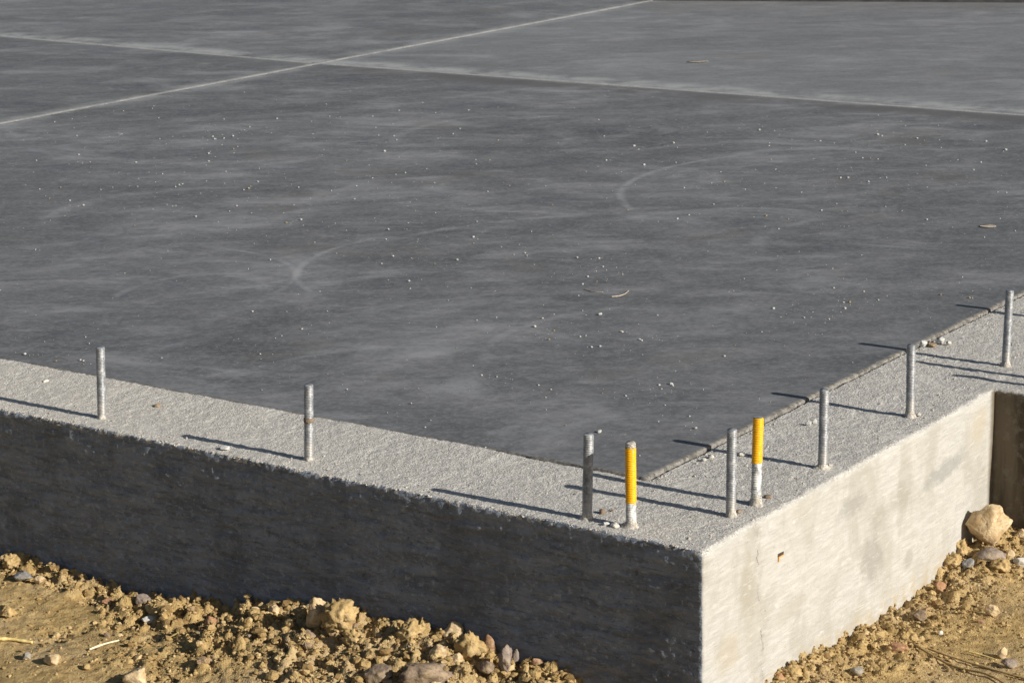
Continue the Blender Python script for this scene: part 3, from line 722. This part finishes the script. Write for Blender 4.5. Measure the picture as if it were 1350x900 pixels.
tube('straw', level(gpts([(-6, 847), (12, 846), (28, 847), (43, 848)], .003), .0), .0028, .0022, M['straw'], 'thick yellow straw at the left edge of the ground', 'straw')
tube('straw', level(gpts([(118, 859), (138, 853), (157, 847)], .004), .0), .0017, .0013, M['pale_straw'], 'thin bleached straw lying on smooth soil in the lower left', 'straw')
tube('straw', level(gpts([(218, 844), (236, 843)], .003), 0), .0013, .001, M['straw'], 'short yellow straw below the grey-tan stones', 'straw')
tube('dry_stalk', gpts([(1186, 826), (1191, 838), (1207, 856), (1232, 868), (1262, 880), (1300, 893), (1330, 905)], .0035), .0022, .0018, M['stalk'], 'longer curved brown stalk lying lower on the soil to the right', 'stalk')
tube('dry_stalk', gpts([(1222, 858), (1250, 867), (1290, 878), (1325, 890), (1360, 899)], .0035), .0016, .0014, M['stalk'], 'thinner brown stalk running alongside the long curved one', 'stalk')
tube('dry_stalk', level(gpts([(1276, 862), (1296, 866), (1314, 871)], .004), 0), .0013, .0010, M['straw'], 'short straight tan stalk above the two long ones', 'stalk')

# ------------------------------------------------------------ anchor bolts
RB = .0078; PITCH = .0026
def thread(z0_, z1_, r, cap=True, seed=0, depth=.0014):
    n = 22; ns = max(3, int((z1_ - z0_) / (PITCH / 5))); zs = np.linspace(z0_, z1_, ns + 1); Vv = []
    for z in zs:
        for j in range(n):
            a_ = 2 * math.pi * j / n; ph = ((z / PITCH) - j / n) % 1.0
            rr = r - depth * (1 - abs(2 * ph - 1)) * (1.0)
            if cap: rr -= max(0, .0012 - (z1_ - z)) * .9
            Vv.append((rr * math.cos(a_), rr * math.sin(a_), z))
    Vv = np.array(Vv); Ff = [tuple(f) for f in [(i * n + j, i * n + (j + 1) % n, (i + 1) * n + (j + 1) % n, (i + 1) * n + j) for i in range(ns) for j in range(n)]]
    if cap:
        Vv = np.concatenate([Vv, [(0, 0, z1_)]]); c = len(Vv) - 1
        Ff += [(ns * n + j, ns * n + (j + 1) % n, c) for j in range(n)]
    Vv[:, :2] *= (1 + .02 * vn(Vv, 60, seed))[:, None]
    return Vv, Ff
def collar(seed, s=1.0):
    n = 26; Vv = []; r = np.random.default_rng(seed); rings = [(.0076, .009), (.0088, .0075), (.0098, .0045), (.0118, .002), (.0145, -.003)]
    for (rr, zz) in rings:
        for j in range(n): a_ = 2 * math.pi * j / n; Vv.append((rr * math.cos(a_) * s, rr * math.sin(a_) * s, zz))
    Vv = np.array(Vv); k = fbm(Vv + seed, 130, seed, 3); kk = vn(Vv + seed * 3, 70, seed + 4)
    Vv[:, 2] *= .55 + .5 * (vn(Vv * np.array([1, 1, 0]), 110, seed + 8)[:, None][:, 0] + 1)
    f = np.clip((np.hypot(Vv[:, 0], Vv[:, 1]) - .0072) / .006, 0, 1)
    Vv[:, :2] *= (1 + .22 * kk * f + .08 * k)[:, None]; Vv[:, 2] += .0035 * k + .0025 * kk
    Ff = [(i * n + j, (i + 1) * n + j, (i + 1) * n + (j + 1) % n, i * n + (j + 1) % n) for i in range(4) for j in range(n)]
    return Vv, Ff
def bolt(P, h, lean, label, seed, yellow=None, tipw=0.0, csize=1.0):
    e = empty('anchor_bolt', (P[0], P[1], P[2]), label, 'bolt', 'threaded anchor bolts standing in the foundation ledge')
    lv = RIGHT * lean; ang = math.atan2(np.linalg.norm(lv), h)
    e.rotation_euler = Vector((lv[0], lv[1], h)).to_track_quat('Z', 'Y').to_euler() if abs(lean) > 1e-6 else (0, 0, 0)
    if yellow:
        y0, y1 = yellow
        Vv, Ff = thread(-.02, y0, RB, False, seed); poly_obj('threaded_shaft', Vv, Ff, M['boltw'], e, None, True)
        Vv, Ff = thread(y0 - .0004, y1, RB + .0004, y1 >= h - 1e-6, seed, .0012)
        Vv[:len(Vv) - (1 if y1 >= h - 1e-6 else 0)][:22, 2] -= .0045 * np.abs(vn(Vv[:22] + seed, 190, seed))
        poly_obj('painted_end', Vv, Ff, M['yellow'], e, None, True)['label'] = 'yellow painted length of thread'
        if y1 < h - 1e-6:
            Vv, Ff = thread(y1, h, RB, True, seed); t_ = poly_obj('bare_tip', Vv, Ff, M['mortar'], e, None, True); t_['label'] = 'worn greyish white tip'
        else:
            n = 22; z = h + .0003; rr = RB - .0013
            Vv = [(rr * math.cos(2 * math.pi * j / n), rr * math.sin(2 * math.pi * j / n), z) for j in range(n)] + [(rr * math.cos(2 * math.pi * j / n), rr * math.sin(2 * math.pi * j / n), z + .0004) for j in range(n)]
            Ff = [(j, (j + 1) % n, n + (j + 1) % n, n + j) for j in range(n)] + [tuple(range(n, 2 * n))]
            poly_obj('bare_tip', np.array(Vv), Ff, M['bolt'], e, None, False)
    else:
        Vv, Ff = thread(-.02, h, RB, True, seed); poly_obj('threaded_shaft', Vv, Ff, M['bolt'], e, None, True)
    Vv, Ff = collar(seed, csize * .86); poly_obj('mortar_collar', Vv, Ff, M['mortar'], e, None, True)
    return e
bolt((.052, 1.189, .0005), .122, .0045, 'leftmost grey threaded anchor bolt standing alone on the ledge', 1, csize=.8)
bolt((.050, .741, 0), .122, .0042, 'grey bolt with a brown ring halfway up, second from the left on the ledge', 2, csize=.8)
bolt((.0365, .214, 0), .127, .0036, 'grey bolt left of the corner, mostly in the shadow of its yellow neighbour', 3, csize=.95)
bolt((.0378, .140, 0), .126, -.0004, 'yellow painted bolt with a worn pale tip, nearer the left of the slab corner', 4, yellow=(.038, .118), csize=1.15)
bolt((.155, .045, 0), .130, .0012, 'grey bolt just left of the right-hand yellow bolt', 5, csize=.95)
bolt((.219, .040, 0), .132, .0030, 'bolt with yellow upper half and bare whitish lower half', 6, yellow=(.066, .132), csize=1.15)
bolt((.428, .040, 0), .125, .0010, 'grey bolt on the right ledge, first beyond the right-hand yellow bolt', 7, csize=1.0)
bolt((.754, .050, 0), .121, -.0010, 'grey bolt on the right ledge above the end of the sunny wall', 8, csize=1.0)
bolt((1.132, .047, 0), .136, .0028, 'grey bolt farthest right, above the recess in the foundation', 9, csize=.95)
bolt((1.498, .040, 0), .127, 0, 'grey bolt beyond the right edge whose shadow reaches the slab rim', 10)
for k, (u, v) in enumerate([(1211, 477), (1262, 494)]):
    T = on_z(u, v)
    bolt((T[0] + .003, T[1] - .27, 0), .127, 0, ['grey bolt on the projecting bay casting the upper of two shadows', 'grey bolt on the projecting bay casting the lower of two shadows'][k], 11 + k)
# brown ring halfway up the second bolt
o2 = [o for o in col.objects if o.name.startswith('anchor_bolt') and 'brown ring' in o.get('label', '')][0]
n = 24; Vv = np.array([((RB + .0002 + .0002 * (k % 2)) * math.cos(2 * math.pi * j / n), (RB + .0002) * math.sin(2 * math.pi * j / n), .062 + k * .0022 + .0008 * math.sin(j * 1.3)) for k in range(4) for j in range(n)])
poly_obj('rust_ring', Vv, [(i * n + j, i * n + (j + 1) % n, (i + 1) * n + (j + 1) % n, (i + 1) * n + j) for i in range(3) for j in range(n)], M['brown'], o2, None, True)

# ------------------------------------------------------------ debris on the ledge
def ledge_bit(u, v, w, h, mat, label, name='pebble', cat='pebble', z=0.0, cuts=7, **kw):
    return stone(u, v, w, h, mat, label, name, cat, on=z, sink=.12, cuts=cuts, **kw)
ledge_bit(208, 535, 11, 7, 'brown', 'small brown pebble on the left ledge right of the leftmost bolt')
ledge_bit(60, 503, 9, 5, 'pale', 'small pale crumb on the ledge at the far left')
ledge_bit(297, 591, 14, 6, 'whitechip', 'white chip on the ledge beside the shadow of the second bolt', 'concrete_chip', 'chip')
ledge_bit(812, 693, 15, 6, 'pale', 'cream chip at the foot of the left yellow bolt', 'concrete_chip', 'chip')
ledge_bit(799, 691, 9, 6, 'whitechip', 'small white chip left of the cream chip by the left yellow bolt', 'concrete_chip', 'chip')
ledge_bit(795, 675, 11, 7, 'brown', 'dark brown pebble between the shaded grey bolt and the left yellow bolt')
ledge_bit(807, 673, 5, 4, 'brown', 'tiny brown crumb right of the dark brown pebble')
ledge_bit(1066, 559, 9, 6, 'whitechip', 'white chip left of the first grey bolt on the right ledge', 'concrete_chip', 'chip')
ledge_bit(1074, 556, 7, 7, 'whitechip', 'upright white chip touching the shadow side of the right ledge bolt', 'concrete_chip', 'chip')
ledge_bit(1217, 454, 10, 9, 'whitechip', 'white chip on the slab rim behind a bolt', 'concrete_chip', 'chip', z=.005)
ledge_bit(1228, 455, 13, 7, 'brown', 'pile-shaped brown chip beside the slab rim', 'concrete_chip', 'chip')
ledge_bit(1240, 450, 13, 9, 'whitechip', 'largest pale chip in the cluster beside the slab rim', 'concrete_chip', 'chip')
ledge_bit(1250, 453, 8, 6, 'pale', 'rightmost small chip of the cluster beside the slab rim', 'concrete_chip', 'chip')
ledge_bit(978, 599, 10, 6, 'pale', 'pale chip in the shadow between the grey and the right yellow bolt', 'concrete_chip', 'chip')
ledge_bit(1012, 655, 11, 5, 'brown', 'brown chip right of the foot of the right yellow bolt', 'concrete_chip', 'chip')
ledge_bit(974, 674, 8, 5, 'brown', 'brown crumb between the feet of the right-hand pair of bolts')
ledge_bit(937, 602, 9, 6, 'pale', 'pale chip beside the slab rim in the shadow line', 'concrete_chip', 'chip')
ledge_bit(928, 606, 7, 5, 'pale', 'smaller pale chip left of the chip in the shadow line', 'concrete_chip', 'chip')
ledge_bit(1094, 613, 9, 4, 'pale', 'pale crumb at the right of a right ledge bolt foot')
ledge_bit(1211, 547, 9, 4, 'pale', 'pale crumb beside the bolt above the sunny wall')
grit = []
Cg = []; 
for _ in range(1500):
    if random.random() < .55: X_, Y_ = random.uniform(.006, .228), random.uniform(0.02, 1.7)
    else: X_, Y_ = random.uniform(.05, 1.7), random.uniform(.006, .228)
    Cg.append((X_, Y_, .0006))
for _ in range(700):      # more of it lies along the arris and the slab rim
    if random.random() < .6: Cg.append((random.gauss(.003, .003), random.uniform(0.02, 1.7), .0))
    else: Cg.append((random.uniform(.23, 1.7), random.gauss(.226, .004), .0005))
Cg = np.array(Cg); sz = .0007 + .0016 * rng.random(len(Cg)) ** 2.5
Vg, Fg = crumbs(Cg, sz, 1, .7)
g_ = obj('ledge_grit', mesh_np('ledge_grit', Vg, Fg, M['mortar'], False)); tag(g_, 'pale cement grit strewn on the rough ledge', 'grit', None, 'stuff')

# ------------------------------------------------------------ crumbs on the slab
protos = []
for k in range(6):
    Vi, Fi = ico(2); r = np.random.default_rng(200 + k); P = Vi * (1 + .28 * (r.random((len(Vi), 1)) - .5)) * (1 + .3 * (r.random(3) - .5)) * np.array([1, 1, .75])
    protos.append(mesh_np('concrete_crumb', P, Fi, M['whitechip'] if k < 5 else M['cream'], False))
known = [(791, 415, 7), (869, 508, 5), (872, 513, 4), (885, 507, 7), (887, 509, 5), (790, 570, 9), (825, 522, 4), (955, 470, 5), (843, 601, 4), (917, 565, 7), (909, 549, 4), (705, 431, 6), (724, 448, 5), (780, 458, 5), (791, 457, 5), (820, 438, 5), (843, 448, 5), (846, 449, 4), (730, 436, 4), (715, 420, 4),
  (397, 290, 5), (378, 294, 4), (507, 200, 5), (307, 180, 4), (283, 184, 4), (295, 183, 4), (328, 249, 5), (340, 240, 4), (275, 203, 5), (258, 286, 5), (110, 271, 4), (92, 265, 4), (1120, 399, 6), (1112, 399, 4), (1114, 407, 6), (1158, 396, 4), (1020, 407, 5), (1099, 380, 4), (1060, 419, 4), (1093, 421, 4), (1240, 389, 5), (1278, 393, 5),
  (1157, 178, 5), (1001, 172, 5), (849, 218, 5), (888, 189, 5), (799, 212, 4), (836, 193, 5), (1118, 235, 5), (1108, 235, 4), (1145, 240, 4), (1326, 198, 5), (1300, 187, 4), (1209, 183, 4), (955, 240, 4), (1010, 285, 5), (1083, 278, 4), (893, 289, 5), (1222, 290, 4), (761, 340, 4), (790, 341, 4), (692, 334, 4), (603, 343, 5), (624, 313, 5), (512, 303, 5),
  (539, 371, 5), (503, 348, 4), (518, 338, 4), (343, 467, 4), (542, 532, 4), (398, 434, 4), (333, 411, 4), (635, 495, 4), (655, 497, 4), (710, 508, 4), (765, 444, 4), (640, 590, 4), (33, 467, 5), (106, 475, 5), (74, 476, 4), (110, 476, 4), (213, 472, 3), (868, 556, 3), (775, 365, 4), (768, 375, 4), (795, 352, 4)]
pts = list(known)
tries = 0
while len(pts) < 285 and tries < 5000:
    tries += 1
    mode = random.random()
    if mode < .5: u, v = random.uniform(40, 1345), random.gauss(215, 55)
    elif mode < .8: u, v = random.gauss(820, 200), random.gauss(400, 80)
    else: u, v = random.uniform(0, 1345), random.uniform(120, 600)
    if v < 112: continue
    P = on_z(u, v, SZ)
    if P[0] < EDGE + .03 or P[1] < EDGE + .03 or P[0] > 3.55 or P[1] > 3.6: continue
    pts.append((u, v, random.choice([2.2, 2.5, 2.8, 3.2])))
for i, (u, v, s_) in enumerate(pts):
    P = on_z(u, v, SZ); k = ppm(P); r = s_ / k / 2 * .66
    o = bpy.data.objects.new('concrete_crumb', protos[random.randrange(6)]); col.objects.link(o)
    o.location = (P[0], P[1], SZ + r * .55); o.scale = (r * 1.15, r, r); o.rotation_euler = (random.uniform(-.3, .3), random.uniform(-.3, .3), random.uniform(0, 6.28))
    tag(o, 'tiny pale crumb of concrete lying on the dark slab', 'crumb', 'tiny pale crumbs scattered over the dark slab')
dust = []
while len(dust) < 1500:
    m_ = random.random()
    if m_ < .35: cu, cv = random.choice(known)[:2]; u, v = random.gauss(cu, 28), random.gauss(cv, 9)
    elif m_ < .7: u, v = random.uniform(0, 1345), random.gauss(230, 70)
    else: u, v = random.uniform(0, 1345), random.uniform(115, 620)
    if v < 112: continue
    P = on_z(u, v, SZ)
    if P[0] < EDGE + .02 or P[1] < EDGE + .02 or P[0] > 3.6 or P[1] > 3.6: continue
    dust.append((P[0], P[1], SZ + .0002, random.choice([.7, .8, .9, 1.1, 1.4]) / ppm(P) / 2))
dust = np.array(dust); Vg, Fg = crumbs(dust[:, :3], dust[:, 3], 1, .6)
tag(obj('slab_grit', mesh_np('slab_grit', Vg, Fg, M['whitechip'], False)), 'fine pale grit sprinkled over the dark slab', 'grit', None, 'stuff')
# leaves and straws on the slab
def leaf(u, v, w, label, yaw, mat='leaf', asp=.35):
    P = on_z(u, v, SZ); L = w / ppm(P); n = 12; Vv = []
    for i in range(n):
        t = i / (n - 1); wd = L * asp * .5 * math.sin(math.pi * (t * .94 + .03)) ** .8
        for (a_, zz) in ((-1, .10), (-.4, .02), (.4, .02), (1, .12)): Vv.append(((t - .5) * L, a_ * wd, .0008 + zz * wd + .10 * L * (t - .5) ** 2))
    top_ = np.array(Vv); bot = top_ - np.array([0, 0, .0005]); m = len(top_)
    f = [tuple(q_) for q_ in grid_faces(n, 4)]; Ff = [q_[::-1] for q_ in f] + [tuple(i + m for i in q_) for q_ in f]
    ring = [i * 4 for i in range(n)] + [4 * (n - 1) + 1, 4 * (n - 1) + 2] + [i * 4 + 3 for i in range(n - 1, -1, -1)] + [2, 1]
    Ff += [(ring[i], ring[(i + 1) % len(ring)], ring[(i + 1) % len(ring)] + m, ring[i] + m) for i in range(len(ring))]
    o = poly_obj('dry_leaf', np.concatenate([top_, bot]), Ff, M[mat], None, (P[0], P[1], SZ), True); o.rotation_euler = (0, 0, yaw)
    return tag(o, label, 'leaf')
leaf(1302, 299, 22, 'pale dry leaf on the slab near the right edge', YAW - .2, 'dull', .8)
leaf(920, 82, 28, 'tan dry leaf on the pale far bay of the slab', YAW, 'dull', .45)
sp = [(806, 391), (816, 390), (824, 387), (829, 383)]
tube('straw', [on_z(u, v, SZ + .0022) for u, v in sp], .0011, .0008, M['dull'], 'bent pale straw lying on the slab above the corner', 'straw')
tube('straw', [on_z(u, v, SZ + .0015) for u, v in [(770, 381), (782, 384), (795, 385)]], .0009, .0007, M['dull'], 'faint short straw left of the bent straw on the slab', 'straw')

# ------------------------------------------------------------ camera
cd = bpy.data.cameras.new('camera'); cam = bpy.data.objects.new('camera', cd); col.objects.link(cam)
Mx = Matrix.Identity(4)
for i in range(3):
    Mx[i][0] = R[i, 0]; Mx[i][1] = -R[i, 1]; Mx[i][2] = -R[i, 2]; Mx[i][3] = CAM[i]
cam.matrix_world = Mx
cd.sensor_width = 36; cd.sensor_fit = 'HORIZONTAL'; cd.lens = F / 1350 * 36; cd.clip_start = .05; cd.clip_end = 2000
cd.dof.use_dof = True; cd.dof.focus_distance = 3.55; cd.dof.aperture_fstop = 30
sc.camera = cam

# ------------------------------------------------------------ light
EL = math.radians(25.0); AZ = math.radians(91.2)        # direction the light travels, in plan
trav = Vector((math.cos(AZ) * math.cos(EL), math.sin(AZ) * math.cos(EL), -math.sin(EL)))
sd = bpy.data.lights.new('sun', 'SUN'); sd.energy = 5.0; sd.angle = math.radians(.53); sd.color = (1, .955, .87)
so_ = bpy.data.objects.new('sun', sd); col.objects.link(so_); so_.rotation_euler = trav.to_track_quat('-Z', 'Y').to_euler(); so_.location = (0, -5, 4)
w = bpy.data.worlds.new('World'); sc.world = w; w.use_nodes = True; nt = w.node_tree; bg = nt.nodes['Background']
sky = nt.nodes.new('ShaderNodeTexSky'); sky.sky_type = 'NISHITA'; sky.sun_disc = False; sky.sun_elevation = EL; sky.sun_rotation = math.atan2(-trav.x, -trav.y)
nt.links.new(sky.outputs[0], bg.inputs[0]); bg.inputs[1].default_value = .05
sc.view_settings.view_transform = 'Standard'; sc.view_settings.look = 'None'; sc.view_settings.gamma = 1; sc.view_settings.exposure = 0.3
